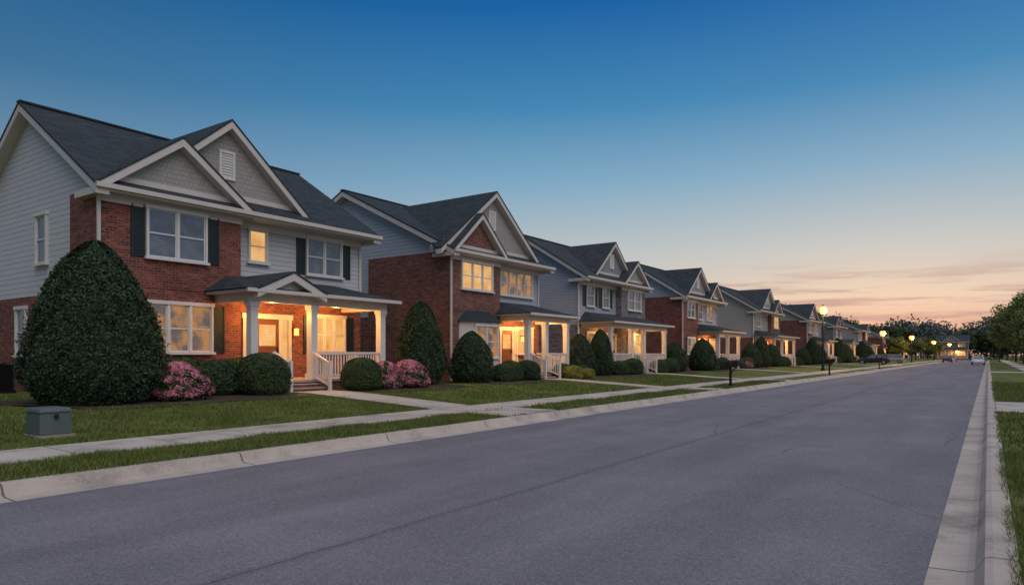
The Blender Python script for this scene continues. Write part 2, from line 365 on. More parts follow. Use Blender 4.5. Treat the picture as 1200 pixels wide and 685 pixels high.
# ------------------------------------------------------------------ windows etc
def P(L,y,zz): return (20-L,y,zz-G)
class Face:
    def __init__(s,kind,base): s.k=kind; s.b=base
    def box(s,mb,a0,a1,d0,d1,z0,z1):
        if s.k=='front': mb.box(20-s.b+d0,20-s.b+d1,a0,a1,z0-G,z1-G)
        else: mb.box(20-a0,20-a1,s.b-d0,s.b-d1,z0-G,z1-G)
def window(par,F,a0,a1,z0,z1,nu=1,kind='dark',shut='',grid=True,fine=True):
    mb=MB(); F.box(mb,a0,a1,.002,.012,z0,z1); pane=mb.obj('window',kind,par)
    mb=MB(); c=.07
    F.box(mb,a0-c,a0,0,.085,z0-.0,z1); F.box(mb,a1,a1+c,0,.085,z0,z1)
    F.box(mb,a0-c-.03,a1+c+.03,0,.105,z1,z1+.11)
    wd=(a1-a0)/nu
    for i in range(1,nu): F.box(mb,a0+i*wd-.04,a0+i*wd+.04,0,.08,z0,z1)
    for i in range(nu):
        b0=a0+i*wd+(.04 if i else 0); b1=a0+(i+1)*wd-(.04 if i<nu-1 else 0)
        F.box(mb,b0,b0+.035,.012,.045,z0,z1); F.box(mb,b1-.035,b1,.012,.045,z0,z1)
        F.box(mb,b0+.035,b1-.035,.012,.043,z0,z0+.05); F.box(mb,b0+.035,b1-.035,.012,.043,z1-.04,z1)
        zm=(z0+z1)/2; F.box(mb,b0+.035,b1-.035,.012,.05,zm-.024,zm+.024)
        if grid and fine:
            m_=(b0+b1)/2
            for (za,zb) in ((z0+.05,zm-.024),(zm+.024,z1-.04)):
                F.box(mb,m_-.008,m_+.008,.012,.022,za,zb)
    mb.obj('frame','white',pane)
    mb=MB(); F.box(mb,a0-c-.05,a1+c+.05,0,.14,z0-.08,z0); mb.obj('sill','white',pane)
    for sd_ in shut:
        b0,b1=(a0-c-.42,a0-c-.035) if sd_=='l' else (a1+c+.035,a1+c+.42)
        mb=MB(); F.box(mb,b0,b1,0,.025,z0-.04,z1+.04)
        F.box(mb,b0,b0+.05,.025,.05,z0-.04,z1+.04); F.box(mb,b1-.05,b1,.025,.05,z0-.04,z1+.04)
        zz=z0
        if fine:
            while zz<z1-.05: F.box(mb,b0+.05,b1-.05,.025,.043,zz,zz+.035); zz+=.075
        mb.obj('shutter','shutter',par)
def gable_roof(R,T,yc,half,H,Lf,He,Lback,ov=.35,sideov=.28,Leb=None):
    p=(H-He)/(half+sideov)
    if Leb is None: Leb=Lback
    for sg in (-1,1):
        ye=yc+sg*(half+sideov)
        R.slab([P(Lf-ov,ye,He),P(Lf-ov,yc,H),P(Lback,yc,H),P(Leb,ye,He)],.07)
        T.slab([P(Lf-ov+.02,ye-sg*.02,He-.072+p*.02),P(Lf-ov+.02,yc,H-.072),P(Lf+.01,yc,H-.072),P(Lf+.01,ye-sg*.02,He-.072+p*.02)],.24)
def gable_wall(W,yc,half,H,Lf,He,zb,sideov=.28,depth=.6):
    p=(H-He)/(half+sideov); zt=H-.08
    pts=[(yc-half,zb),(yc+half,zb),(yc+half,zt-p*half),(yc,zt),(yc-half,zt-p*half)]
    W.ext([P(Lf,a,b) for a,b in pts],[P(Lf+depth,a,b) for a,b in pts])
def vent(par,yc,zc,Lf,w_=.5,h=.8):
    F=Face('front',Lf); mb=MB(); F.box(mb,yc-w_/2,yc+w_/2,0,.02,zc-h/2,zc+h/2)
    for a in (-1,1): F.box(mb,yc+a*w_/2-.04,yc+a*w_/2+.04,0,.06,zc-h/2,zc+h/2)
    F.box(mb,yc-w_/2-.04,yc+w_/2+.04,0,.065,zc+h/2,zc+h/2+.08); F.box(mb,yc-w_/2-.04,yc+w_/2+.04,0,.065,zc-h/2-.08,zc-h/2)
    zz=zc-h/2
    while zz<zc+h/2-.03: F.box(mb,yc-w_/2+.04,yc+w_/2-.04,.02,.045,zz,zz+.04); zz+=.09
    mb.obj('vent','white',par)
def rail(par,a,b,z0):
    mb=MB(); A=np.array(a);B=np.array(b); n_=max(2,int(np.linalg.norm(B-A)/.13))
    mb.beam(P(a[0],a[1],z0+.12),P(b[0],b[1],z0+.12),.03); mb.beam(P(a[0],a[1],z0+.9),P(b[0],b[1],z0+.9),.04)
    for i in range(1,n_):
        q=A+(B-A)*i/n_; mb.beam(P(q[0],q[1],z0+.12),P(q[0],q[1],z0+.9),.018)
    mb.obj('railing','white',par)
def house(S):
    w_=S['w']; Lf=S['Lf']; Lb=S['Lb']; Lr=S['Lr']; Hr=S['Hr']; He=S.get('He',6.4); ba,bb=S['bay']; Lbay=S['Lbay']
    fine=S.get('fine',True)
    E=empty('house',S['loc'],S['label'],'house','two-storey houses along the street',S.get('rz',0))
    br,sd_,gm,rf=S['brick'],S['siding'],S['gable'],S.get('roof','roof')
    Le=min(Lbay,Lf)-.42; Lbe=2*Lr-Le; pit=(Hr-He)/(Lr-Le)
    mb=MB(); mb.box(20-Lf,20-Lb,0,w_,-.3,3.5-G); mb.obj('wall',br,E,'brick ground floor wall')
    mb=MB(); mb.box(20-Lf-.02,20-Lb+.02,.025,w_-.025,3.5-G,He-G)
    pts=[(Lf+.02,He),(Lb-.02,He),(Lb-.02,He+pit*(Lbe-Lb)-.09),(Lr,Hr-.09),(Lf+.02,He+pit*(Lf-Le)-.09)]
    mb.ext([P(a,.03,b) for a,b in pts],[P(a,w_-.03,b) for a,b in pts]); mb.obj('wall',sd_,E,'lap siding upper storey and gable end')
    mb=MB(); Ls=S.get('Lside',Lbay+1.9)
    if ba<=0.01: mb.box(20-Lbay,20-Ls,-.03,bb,-.3,He-G-.02)
    elif bb>=w_-.01: mb.box(20-Lbay,20-Ls,ba,w_+.03,-.3,He-G-.02)
    else: mb.box(20-Lbay,20-Lf-.1,ba,bb,-.3,He-G-.02)
    mb.obj('wall',br if not S.get('baymat') else S['baymat'],E,'projecting two-storey brick bay')
    mb=MB(); k=int((bb-ba)/.075)
    if fine:
        for i in range(k):
            a=ba+(bb-ba)*i/k; mb.box(20-Lbay,20-Lbay+.022,a+.004,a+.071,3.62-G,3.82-G)
        mb.obj('brick_course',br,E)
    R=MB();T=MB()
    R.slab([P(Le,-.35,He),P(Le,w_+.35,He),P(Lr,w_+.35,Hr),P(Lr,-.35,Hr)],.07)
    R.slab([P(Lbe,-.35,He),P(Lbe,w_+.35,He),P(Lr,w_+.35,Hr),P(Lr,-.35,Hr)],.07)
    R.box(20-Lr-.12,20-Lr+.12,-.35,w_+.35,Hr-G-.03,Hr-G+.035)
    for (ya,yb) in ((-.33,.028),(w_-.028,w_+.33)):
        for Lx in (Le,Lbe):
            T.slab([P(Lx,ya,He-.072),P(Lx,yb,He-.072),P(Lr,yb,Hr-.072),P(Lr,ya,Hr-.072)],.24)
    T.box(20-Le-.001,20-Lf-.1,-.3,w_+.3,He-.2-G,He-.1-G)
    T.box(20-Le,20-Le+.11,-.34,w_+.34,He-.14-G,He-.01-G)
    for (ya,yb) in ((-.31,-.031),(w_+.031,w_+.31)):
        T.ext([P(a_,ya,b_) for a_,b_ in ((Le+.01,He-.3),(Le+1.35,He-.3),(Le+1.35,He-.12),(Le+.01,He-.12))],[P(a_,yb,b_) for a_,b_ in ((Le+.01,He-.3),(Le+1.35,He-.3),(Le+1.35,He-.12),(Le+.01,He-.12))])
    T.box(20-Lf,20-Lf+.05,bb if ba<=.01 else 0,w_ if ba<=.01 else ba,He-.45-G,He-.2-G)
    T.box(20-Lbay,20-Lbay+.05,ba-.03,bb+.03,He-.42-G,He-.2-G)
    T.box(20-Lf+.001,20-Lf+.06,-.07,.06,.0,He-.45-G) if ba>.01 else T.box(20-Lf,20-Lf+.04,w_-.1,w_+.02,3.5-G,He-.45-G)
    T.box(20-Lbay-.02,20-Lbay+.06,-.12,-.04,0,He-.3-G) if ba<=.01 else None
    ints=lambda H: min(Lr,Le+(H-He)/pit)
    for g in S['gables']:
        yc,half,H,Lg,gm_=g[:5]
        gable_roof(R,T,yc,half,H,Lg,He+.05,ints(H)+.15,Leb=max(ints(He+.05)+.15,Lg))
        Wg=MB(); gable_wall(Wg,yc,half,H,Lg,He+.05,He-.1); Wg.obj('gable',gm_,E,'front gable wall')
        zb=He+pit*(Lg-Le)
        p=(H-He-.05)/(half+.28); hw=half-(zb+.02-He)/p*.55
        T.box(20-Lg,20-Lg+.03,yc-hw,yc+hw,zb-.02-G,zb+.14-G)
        if len(g)>5 and g[5]: vent(E,yc,g[5],Lg)
    R.obj('roof',rf,E); T.obj('trim','trim',E,'cream fascia, soffit and rake boards')
    if fine:
        for yy,ll in ((w_*.62,Lr-1.3),(w_*.8,Lr-.8)):
            zz=Hr-pit*(Lr-ll); mb=MB(); mb.cyl(20-ll,yy,zz-G-.1,zz-G+.3,.05,.05,10); mb.obj('vent_pipe','metal',E)
    for wv in S['windows']:
        f,a0,a1,z0,z1,nu,kd,sh=wv
        F=Face('front',Lbay) if f=='bay' else Face('front',Lf if z0<3.5 else Lf+.02) if f=='main' else Face('side',-.03 if (a1<Ls and ba<=.01) else (0. if z0<3.5 else .025))
        window(E,F,a0,a1,z0,z1,nu,kd,sh,grid=S.get('grid',False),fine=fine)
        if f=='bay':
            mb=MB(); k=int((a1-a0+.24)/.08)
            zl0=z1+.115
            if zl0+.2<He-.42:
                for i in range(k):
                    a=a0-.12+(a1-a0+.24)*i/k; F.box(mb,a+.006,a+(a1-a0+.24)/k-.006,0,.03,zl0,zl0+.2)
                mb.obj('lintel',br,E)
    if 'baywin' in S:
        a0,a1,z0,z1,kd=S['baywin']; mb=MB(); o=.55
        pl=[(Lbay,a0),(Lbay-o,a0+.35),(Lbay-o,a1-.35),(Lbay,a1)]
        mb.ext([P(l,a,z0-.75) for l,a in pl],[P(l,a,z1+.2) for l,a in pl]); mb.obj('bay_window','white',E)
        F=Face('front',Lbay-o); window(E,F,a0+.5,a1-.5,z0,z1,2,kd,'')
        mb=MB(); q=[(Lbay,a0-.15),(Lbay-o-.18,a0+.25),(Lbay-o-.18,a1-.25),(Lbay,a1+.15)]; q2=[(Lbay,a0+.35),(Lbay-.05,a0+.45),(Lbay-.05,a1-.45),(Lbay,a1-.35)]
        mb.ext([P(l,a,z1+.21) for l,a in q],[P(l,a,z1+.75) for l,a in q2]); mb.obj('bay_roof','shutter',E,'dark metal bay window roof')
    a,b,Lp,sa,sb=S['porch'][:5]; fl=.78; cols=S['cols']
    Lw=Lf
    mb=MB(); mb.box(20-Lp-.02,20-Lw-.05,a,b,-.3,fl-.08-G)
    for i in range(3):
        zt=fl-(i+1)*.12; mb.box(20-Lp+.03+.3*i,20-Lp+.03+.3*(i+1)-.001,sa,sb,-.1,zt-G-.03)
    mb.obj('porch',br,E,'brick porch base and steps')
    mb=MB(); mb.box(20-Lp+.03,20-Lw+.0,a-.05,b+.05,fl-.079-G,fl-G)
    for i in range(3):
        zt=fl-(i+1)*.12; mb.box(20-Lp+.031+.3*i,20-Lp+.05+.3*(i+1),sa-.02,sb+.02,zt-G-.029,zt-G)
    mb.obj('steps','stone',E,'concrete porch floor and step treads')
    mb=MB(); mb.box(20-Lp-.29,20-Lp-.03,a,b,3.28-G,3.54-G)
    for yy in (a,b-.26): mb.box(20-Lw,20-Lp-.292,yy,yy+.26,3.285-G,3.54-G)
    mb.box(20-Lp+.33,20-Lw+.0,a-.3,b+.3,3.542-G,3.63-G); mb.box(20-Lp+.331,20-Lp+.42,a-.34,b+.34,3.54-G,3.65-G)
    mb.obj('beam','trim',E,'cream porch beam and ceiling')
    zt=S.get('porch_top',4.3); mb=MB()
    e=[P(Lp-.4,a-.38,3.655),P(Lp-.4,b+.38,3.655),P(Lw-.0,b+.38,3.655),P(Lw-.0,a-.38,3.655)]
    t0=P(Lw-.0,a+.55,zt) ; t1=P(Lw-.0,b-.55,zt)
    mb.add(e+[t0,t1],[(3,2,1,0),(0,1,5,4),(1,2,5),(0,4,3),(2,3,4,5)])
    if S.get('pgable'):
        yc,hf,H=S['pgable']; T2=MB(); gable_roof(mb,T2,yc,hf,H,Lp-.1,3.68,Lw-.2,ov=.32,sideov=.2)
        W2=MB(); gable_wall(W2,yc,hf,H,Lp-.1,3.68,3.64,sideov=.2,depth=.3); W2.obj('gable','white',E,'small entry gable'); T2.obj('trim','trim',E)
    mb.obj('roof',rf,E,'shingled porch roof')
    for c in cols:
        mb=MB(); x=20-Lp-.16; r=.125
        mb.box(x-r,x+r,c-r,c+r,fl+.2-G,3.13-G); mb.box(x-r-.04,x+r+.04,c-r-.04,c+r+.04,fl-G,fl+.2-G)
        mb.box(x-r-.04,x+r+.04,c-r-.04,c+r+.04,3.13-G,3.28-G); mb.box(x-r-.02,x+r+.02,c-r-.02,c+r+.02,3.04-G,3.09-G)
        mb.obj('column','white',E)
    pts=sorted(set(list(cols)))
    for c0,c1 in zip(pts[:-1],pts[1:]):
        if c1<=sa+.25 or c0>=sb-.25: rail(E,(Lp+.16,c0+.1),(Lp+.16,c1-.1),fl)
        elif c1>sb+.3: rail(E,(Lp+.16,max(c0,sb)),(Lp+.16,c1-.1),fl)
    rail(E,(Lp+.2,b-.14),(Lw-.05,b-.14),fl)
    for yy in (sa+.03,sb-.03):
        mb=MB()
        mb.beam(P(Lp-.85,yy,G),P(Lp-.85,yy,G+1.0),.045); mb.beam(P(Lp,yy,fl),P(Lp,yy,fl+.95),.045)
        mb.beam(P(Lp-.85,yy,G+.9),P(Lp,yy,fl+.9),.035)
        mb.beam(P(Lp-.85,yy,G+.18),P(Lp,yy,fl+.12),.03)
        for i in range(1,7):
            t=i/7; l=Lp-.85*(1-t); mb.beam(P(l,yy,G+.18+t*(fl-G-.06)),P(l,yy,G+.9+t*(fl-G)),.018)
        mb.obj('stair_rail','white',E)
    F=Face('front',Lf); da=S['door']; mb=MB(); F.box(mb,da,da+.95,0,.05,fl,fl+2.1)
    for (p0,p1,q0,q1) in ((.12,.42,.25,.95),(.53,.83,.25,.95)): F.box(mb,da+p0,da+p1,.05,.065,fl+q0,fl+q1)
    do=mb.obj('door','door',E)
    mb=MB(); F.box(mb,da+.14,da+.81,.05,.06,fl+1.15,fl+1.9); mb.obj('glass','lit',do)
    mb=MB(); F.box(mb,da+.86,da+.9,.05,.11,fl+.95,fl+1.1); mb.obj('handle','metal',do)
    mb=MB(); 
    for q in (-.12,.95): F.box(mb,da+q,da+q+.12,0,.09,fl,fl+2.1)
    for q in (-.5,1.38): F.box(mb,da+q,da+q+.1,0,.09,fl,fl+2.1)
    F.box(mb,da-.55,da+1.53,0,.11,fl+2.1,fl+2.28); mb.obj('door_frame','white',E)
    for q in (-.4,1.07):
        mb=MB(); F.box(mb,da+q,da+q+.28,.002,.02,fl+.3,fl+2.1); mb.obj('sidelight','lit',E)
    for lo in S.get('lanterns',[da+1.8]):
        mb=MB(); F.box(mb,lo-.06,lo+.06,.08,.2,fl+1.55,fl+1.8); ln=mb.obj('porch_lantern','bulb',E)
        mb=MB(); F.box(mb,lo-.08,lo+.08,.06,.22,fl+1.8,fl+1.85); F.box(mb,lo-.03,lo+.03,0,.08,fl+1.6,fl+1.83); mb.obj('bracket','metal',ln)
    for py_,pw in S.get('lights',[((a+b)/2,60)]):
        plight(P(Lp+1.15,py_,2.95),pw,E,.12)
    return E
X=lambda y0:(-20,y0,G)
H1=dict(loc=X(9.2),label='white siding and red brick two-storey house with lit porch',w=10.1,Lf=21.0,Lb=30.2,Lr=25.4,Hr=9.7,bay=(0,4.4),Lbay=20.6,
 brick='brick',siding='white_siding',gable='shake',gables=[(2.2,2.2,8.3,20.55,'shake'),(4.1,3.2,9.45,20.95,'shake',7.95)],
 windows=[('bay',1.3,3.1,4.55,6.0,2,'dark','lr'),('bay',1.2,3.3,1.7,3.15,3,'dim','r'),('main',5.0,5.65,4.85,5.95,1,'lit',''),('main',7.45,9.05,4.65,6.0,2,'dark','lr'),
 ('main',7.75,9.2,1.7,3.05,3,'lit','lr'),('side',24.2,24.9,4.5,6.0,1,'dark',''),('side',25.7,26.4,1.6,3.1,1,'dark','')],
 porch=(3.45,9.35,18.7,4.3,5.9),cols=(3.65,5.95,9.15),pgable=(4.8,1.15,4.3),door=5.2,lanterns=[6.85],lights=[(5.1,125),(7.8,105)])
H2=dict(loc=X(23.9),label='red brick two-storey house with white bay window',w=7.9,Lf=20.4,Lb=33.5,Lr=27.0,Hr=10.0,bay=(0,3.7),Lbay=20.0,Lside=25.4,
 brick='brick2',siding='blue_siding',gable='shake',gables=[(1.85,1.85,8.35,19.95,'brick2'),(3.5,3.95,9.75,20.35,'shake',8.3)],
 windows=[('bay',.7,3.0,4.7,5.95,3,'lit',''),('main',4.3,7.2,4.7,5.95,4,'dim',''),('main',5.6,7.2,1.7,3.0,2,'lit','')],baywin=(.5,3.2,1.5,2.95,'dim'),
 porch=(3.7,7.8,18.3,3.9,5.3),cols=(3.9,5.5,7.6),door=4.3,lights=[(5.0,110),(7.0,85)])
H3=dict(loc=X(36.6),label='grey brick and blue siding house with long porch',w=9.0,Lf=20.6,Lb=28.5,Lr=24.5,Hr=9.3,bay=(5.2,9.0),Lbay=20.2,
 brick='brickg',siding='blue_siding',gable='shakeg',roof='roof2',gables=[(4.4,2.9,9.1,20.55,'shakeg',7.8),(7.1,1.9,8.1,20.15,'shake')],
 windows=[('main',1.1,2.0,4.7,6.0,1,'dark','lr'),('main',3.2,4.1,4.7,6.0,1,'dark','lr'),('bay',6.2,8.2,4.7,6.0,2,'dark',''),('main',1.1,3.0,1.7,3.0,2,'dim',''),('bay',6.2,8.2,1.7,3.0,2,'lit','')],
 porch=(.3,9.0,18.5,3.6,5.1),cols=(.5,3.4,5.3,8.8),door=3.9,lights=[(2.5,55),(7,65)])
H4=dict(loc=X(53),label='red brick house with pale blue gable end',w=9.6,Lf=20.6,Lb=28.8,Lr=24.6,Hr=9.4,bay=(0,3.6),Lbay=20.2,Lside=24.5,
 brick='brick',siding='blue_siding',gable='shake',gables=[(4.3,3.2,9.1,20.5,'shakeg',7.8),(7.6,1.8,8.1,20.2,'shake')],
 windows=[('bay',1.0,2.6,4.7,6.0,2,'dark',''),('bay',1.0,2.6,1.7,3.0,2,'dim','lr'),('main',4.6,5.6,4.7,6.0,1,'dark',''),('main',6.8,8.4,4.7,6.0,2,'dim',''),('main',7.6,9.0,1.7,3.0,2,'lit','')],
 porch=(3.6,9.6,18.4,4.6,6.1),cols=(3.8,6.3,9.4),door=4.9,lights=[(6.5,150)])
H5=dict(loc=X(74.5),label='greige siding and brick house with full-width porch',w=9.8,Lf=20.6,Lb=28.8,Lr=24.6,Hr=9.3,bay=(6,9.8),Lbay=20.2,
 brick='brick2',siding='tan_siding',gable='shake',roof='roof2',gables=[(5.4,3.4,9.1,20.5,'shake',7.8),(7.9,1.8,8.0,20.15,'shakeg')],
 windows=[('main',1.2,2.8,4.7,6.0,2,'dark',''),('bay',7.0,8.8,4.7,6.0,2,'lit',''),('main',1.0,2.6,1.7,3.0,2,'lit','lr')],
 porch=(.3,9.6,18.4,4.0,5.5),cols=(.5,3.8,6.0,9.4),door=4.2,lights=[(5,180)])
for S in (H1,H2,H3,H4,H5): house(S)
def variant(base,loc,rz=0,**kw):
    S=dict(base); S['loc']=loc; S['rz']=rz; S.update(kw); return house(S)
variant(H4,X(99),siding='tan_siding',brick='brick2',Hr=9.0,label='brown brick house with greige gable end',fine=False,lights=[(6,160)],
  gables=[(4.8,3.6,8.9,20.5,'shake',7.7)])
variant(H1,X(121),siding='white_siding',brick='brickg',Hr=8.9,roof='roof2',gables=[(2.2,2.2,8.0,20.55,'brickg'),(7.4,2.2,8.3,20.95,'shakeg')],label='pale siding and grey brick house with lit porch',fine=False,lights=[(6,180)])
variant(H5,X(146),brick='brick',siding='tan_siding',Hr=8.6,gables=[(7.9,1.8,7.9,20.15,'shakeg')],label='low tan siding house with full-width porch',fine=False,lights=[(6,180)])
variant(H4,X(180),siding='white_siding',Hr=8.2,He=5.9,gables=[(7.4,1.8,7.5,20.2,'shake')],label='brick house with pale siding and small gable',fine=False,lights=[(6,200)])
for i,(xx,yy,hh) in enumerate(((-44,270,8.8),(-29,276,8.4),(-14.5,273,8.8),(14,290,8.4))):
    b_=(H5,H4,H3,H5)[i]
    variant(b_,(xx,yy,.2),rz=math.radians(-90),Hr=hh,gables=[(b_['gables'][0][0],2.6,hh-.3,20.5,'shakeg')],siding=('white_siding','tan_siding','white_siding','blue_siding')[i],label='small pale house facing down the street end',fine=False,lights=[(6,300)] if i in(0,2) else [])
# ------------------------------------------------------------------ paths and mulch
paths=[(13.5,15.1),(27.8,29.2),(40.2,41.7),(57.6,59.1),(78.5,80.0),(103.6,105.1),(125.3,126.9)]
for (a,b) in paths:
    mb=MB(); Ls=[12.002,13.5,15,16.9,17.8]
    top=[(-L,gz(L)+.03) for L in Ls]; bot=[(-L,-.1) for L in Ls[::-1]]
    mb.ext([(x,a,zz) for x,zz in top+bot],[(x,b,zz) for x,zz in top+bot])
    mb.box(-9.312,-10.598,a-.3,b+.3,-.1,.168)
    structure(mb.obj('path','walk'),'concrete garden path from porch steps to road','path')
def bed(y0,y1,La=16.6,seed=0):
    mb=MB(); N=int((y1-y0)*3); 
    for i in range(N+1):
        y=y0+(y1-y0)*i/N; t=i/N; e=min(1,math.sin(math.pi*t)*3)
        Lq=18.4-(18.4-La)*e+.15*math.sin(y*1.3+seed)
        for L in (Lq,(Lq+17.05)/2 if Lq<17 else Lq+.2,18.6,20.65): mb.v.append((-L,y,gz(L)+.025))
    for i in range(N):
        for k in range(3): a=i*4+k; mb.f.append((a,a+1,a+5,a+4))
    structure(mb.obj('mulch_ground','mulch'),'brown mulch planting bed along a house front','mulch')
BEDS=[(6.3,13.45),(15.15,21.3),(22.2,27.7),(29.3,40.1),(41.8,47.5),(49.5,57.5),(59.2,66.5),(72,78.4),(80.1,86)]
for i,(a,b) in enumerate(BEDS): bed(a,b,16.1,i)
# ------------------------------------------------------------------ grass blades
def blades(N,xr,yr,h,wd,zf,excl):
    x=rng.uniform(*xr,N); y=rng.uniform(*yr,N); keep=np.ones(N,bool)
    for (xa,xb,ya,yb) in excl: keep&=~((x>xa)&(x<xb)&(y>ya)&(y<yb))
    pn=np.sin(x*2.1+np.sin(y*1.3)*2)+np.sin(y*2.7+x*1.1)+np.sin(x*5.3-y*4.1)*.6
    keep&=rng.random(N)<(.72+.16*pn)
    x=x[keep];y=y[keep];pn=pn[keep]; n_=len(x); z0=zf(x)
    hh=h*(.5+.9*rng.random(n_))*(1+.12*pn); a=rng.random(n_)*2*np.pi; le=rng.normal(size=(n_,2))*.5*hh[:,None]
    dx=np.cos(a)*wd/2; dy=np.sin(a)*wd/2
    A=np.stack([x-dx,y-dy,z0-.005],1);B=np.stack([x+dx,y+dy,z0-.005],1);C=np.stack([x+le[:,0],y+le[:,1],z0+hh],1)
    return np.stack([A,B,C],1).reshape(-1,3)
zl=lambda x: np.interp(-x,[9.3,12,17,30],[.14,.17,G,G])
exL=[(-17.9,-12,a,b) for a,b in paths]+[(-10.6,-9.3,a-.3,b+.3) for a,b in paths]+[(-21,-16.4,a,b) for a,b in BEDS]
zr=lambda x:np.interp(x,[.16,4],[.13,.16])
V=[blades(70000,(-10.62,-9.25),(-1.5,13),.065,.012,zl,exL),blades(40000,(-10.62,-9.25),(13,40),.07,.022,zl,exL),
   blades(120000,(-17.2,-11.98),(-1,16),.055,.014,zl,exL),blades(50000,(-17.2,-11.98),(16,42),.06,.026,zl,exL),
   blades(15000,(-24,-17),(0,8.8),.06,.016,zl,exL),
   blades(75000,(.13,2.62),(3,13),.065,.008,zr,[(.1,2.6,21.5,26)]),
   blades(40000,(.13,2.62),(13,45),.065,.02,zr,[(.1,2.65,21.5,26)])]
V=np.concatenate(V); me=quadmesh('grass',V,np.arange(len(V)).reshape(-1,3),'blade')
g=bpy.data.objects.new('grass',me); COL.objects.link(g); g['kind']='stuff'; g['label']='short mown grass blades on the lawns'; g['category']='grass'
# ------------------------------------------------------------------ shrubs
big=shrub_mesh('holly',"cone",1.6,3.95,75000,.036,'leaf_dark',1,.05)
tall=shrub_mesh('conical',"egg",1.0,3.3,34000,.036,'leaf_dark',4,.06)
egg=shrub_mesh('egg_shrub',"egg",.95,2.1,22000,.034,'leaf_dark',2,.06)
mound=shrub_mesh('mound_shrub',"mound",.78,1.25,24000,.026,'leaf_mid',3,.03)
low=shrub_mesh('low_shrub',"mound",.6,.85,12000,.028,'leaf_mid',5,.06)
lowd=shrub_mesh('low_dark',"mound",.62,.95,13000,.028,'leaf_dark',8,.06)
hedge=shrub_mesh('hedge',"mound",1.0,1.0,20000,.03,'leaf_mid',6,.04,(.45,1.55))
yel=shrub_mesh('yellow_shrub',"mound",.6,.75,7000,.035,'yellow',6,.12)
azl=shrub_mesh('azalea',"egg",.85,1.1,13000,.035,'leaf_mid',9,.13)
def flower_mesh(R,H,n_):
    cl=260; th=rng.random(cl)*2*np.pi; t=rng.random(cl)**.8
    k=rng.integers(0,cl,n_); th=th[k]+rng.normal(size=n_)*.075; t=np.clip(t[k]+rng.normal(size=n_)*.035,0.02,.98)
    r=profile('egg',t)*R*(1+.13*(np.sin(th*3+9+t*7)+np.sin(th*7+18-t*13))*.6)*1.03
    Pp=np.stack([r*np.cos(th),r*np.sin(th),H*t*1.03],1); N=np.stack([np.cos(th),np.sin(th),.3+t**3*1.6],1)
    V,F=leaves(Pp,N,.034); return quadmesh('blossom',V,F,'pink')
flm=flower_mesh(.85,1.1,7000)
def sh(me,L,y,label,cat='shrub',s=1,sz=None,name='shrub'):
    return put(name,me,(-L,y,gz(L)-.02),label,cat,'garden shrubs',random.random()*6 if me is not hedge else 0,s,sz)
def azalea(L,y,s,label='pink flowering azalea bush in a mulch bed'):
    o=sh(azl,L,y,label,'azalea',s,name='azalea_bush'); f=bpy.data.objects.new('blossom',flm); COL.objects.link(f); f.parent=o; f['kind']='stuff'
sh(big,18.0,7.9,'large dark conical evergreen at the brick corner',name='evergreen_shrub')
for y in (10.9,12.9): sh(hedge,19.5,y,'low clipped hedge below a window',s=.85,sz=1.1,name='hedge')
sh(lowd,18.6,11.5,'dark rounded shrub beside the porch',s=1.1); sh(low,18.4,10.6,'small green shrub in mulch bed')
sh(mound,17.8,12.5,'clipped round boxwood by the porch steps',name='boxwood_shrub')
sh(mound,17.3,15.95,'clipped round boxwood beside the garden path',s=.88,name='boxwood_shrub')
azalea(17.5,9.7,.92); azalea(17.6,17.3,.88); azalea(17.4,18.3,.93)
sh(tall,18.6,20.3,'tall dark egg-shaped evergreen between two houses',name='evergreen_shrub')
sh(egg,18.3,23.2,'rounded evergreen at the brick corner',s=1.05,name='evergreen_shrub')
for L,y,m_,s_ in ((17.8,24.9,low,.95),(18.0,25.7,mound,.75),(17.8,26.8,lowd,1.0),(17.9,30.2,low,.9),(17.3,31.2,lowd,.7)): sh(m_,L,y,'low clipped shrub in front of brick house',s=s_)
sh(yel,17.2,30.0,'yellow-green low shrub by the path',s=.9,name='flowering_shrub'); sh(yel,17.0,31.1,'yellow-green low shrub by the path',s=.7,name='flowering_shrub')
sh(egg,18.3,32.6,'round evergreen between houses',s=1.0,sz=1.1,name='evergreen_shrub'); sh(tall,18.2,34.9,'upright evergreen beside grey house',s=.8,sz=.8,name='evergreen_shrub')
for i,y in enumerate((36.9,37.9,38.9,42.3,43.3,44.4)): sh((low,lowd,mound)[i%3],18.0-.2*(i%2),y,'low shrub along the porch',s=(1.,.95,.8)[i%3])
sh(egg,18.4,46.6,'conical evergreen between houses',name='evergreen_shrub'); sh(egg,17.8,50.8,'large rounded evergreen at brick corner',s=1.15,name='evergreen_shrub')
for i,y in enumerate((53.5,54.8,56.2,60,61.3,62.6)): sh((low,lowd,mound)[i%3],18.0-.2*(i%2),y,'low shrub along the porch',s=(1.,.95,.8)[i%3])
azalea(17.2,60.5,.6)
for y,s_,m_ in ((65,1.1,egg),(68.8,.9,tall),(72.3,1.1,egg),(87,1.0,egg),(92,1.0,tall),(96,1.2,egg),(110,1.1,tall),(116,1.4,egg),(133,1.1,tall),(140,1.4,egg),(158,1.2,egg)): sh(m_,18.2,y,'evergreen shrub in the garden',s=s_,name='evergreen_shrub')
for y in (75.5,76.6,77.7,81,82.3,83.5,99,100.5,101.8,107,108.3,121,122.5,129,147,149,152): sh(low if int(y)%2 else lowd,18.0,y,'low shrub along the porch',s=.85+.3*random.random())
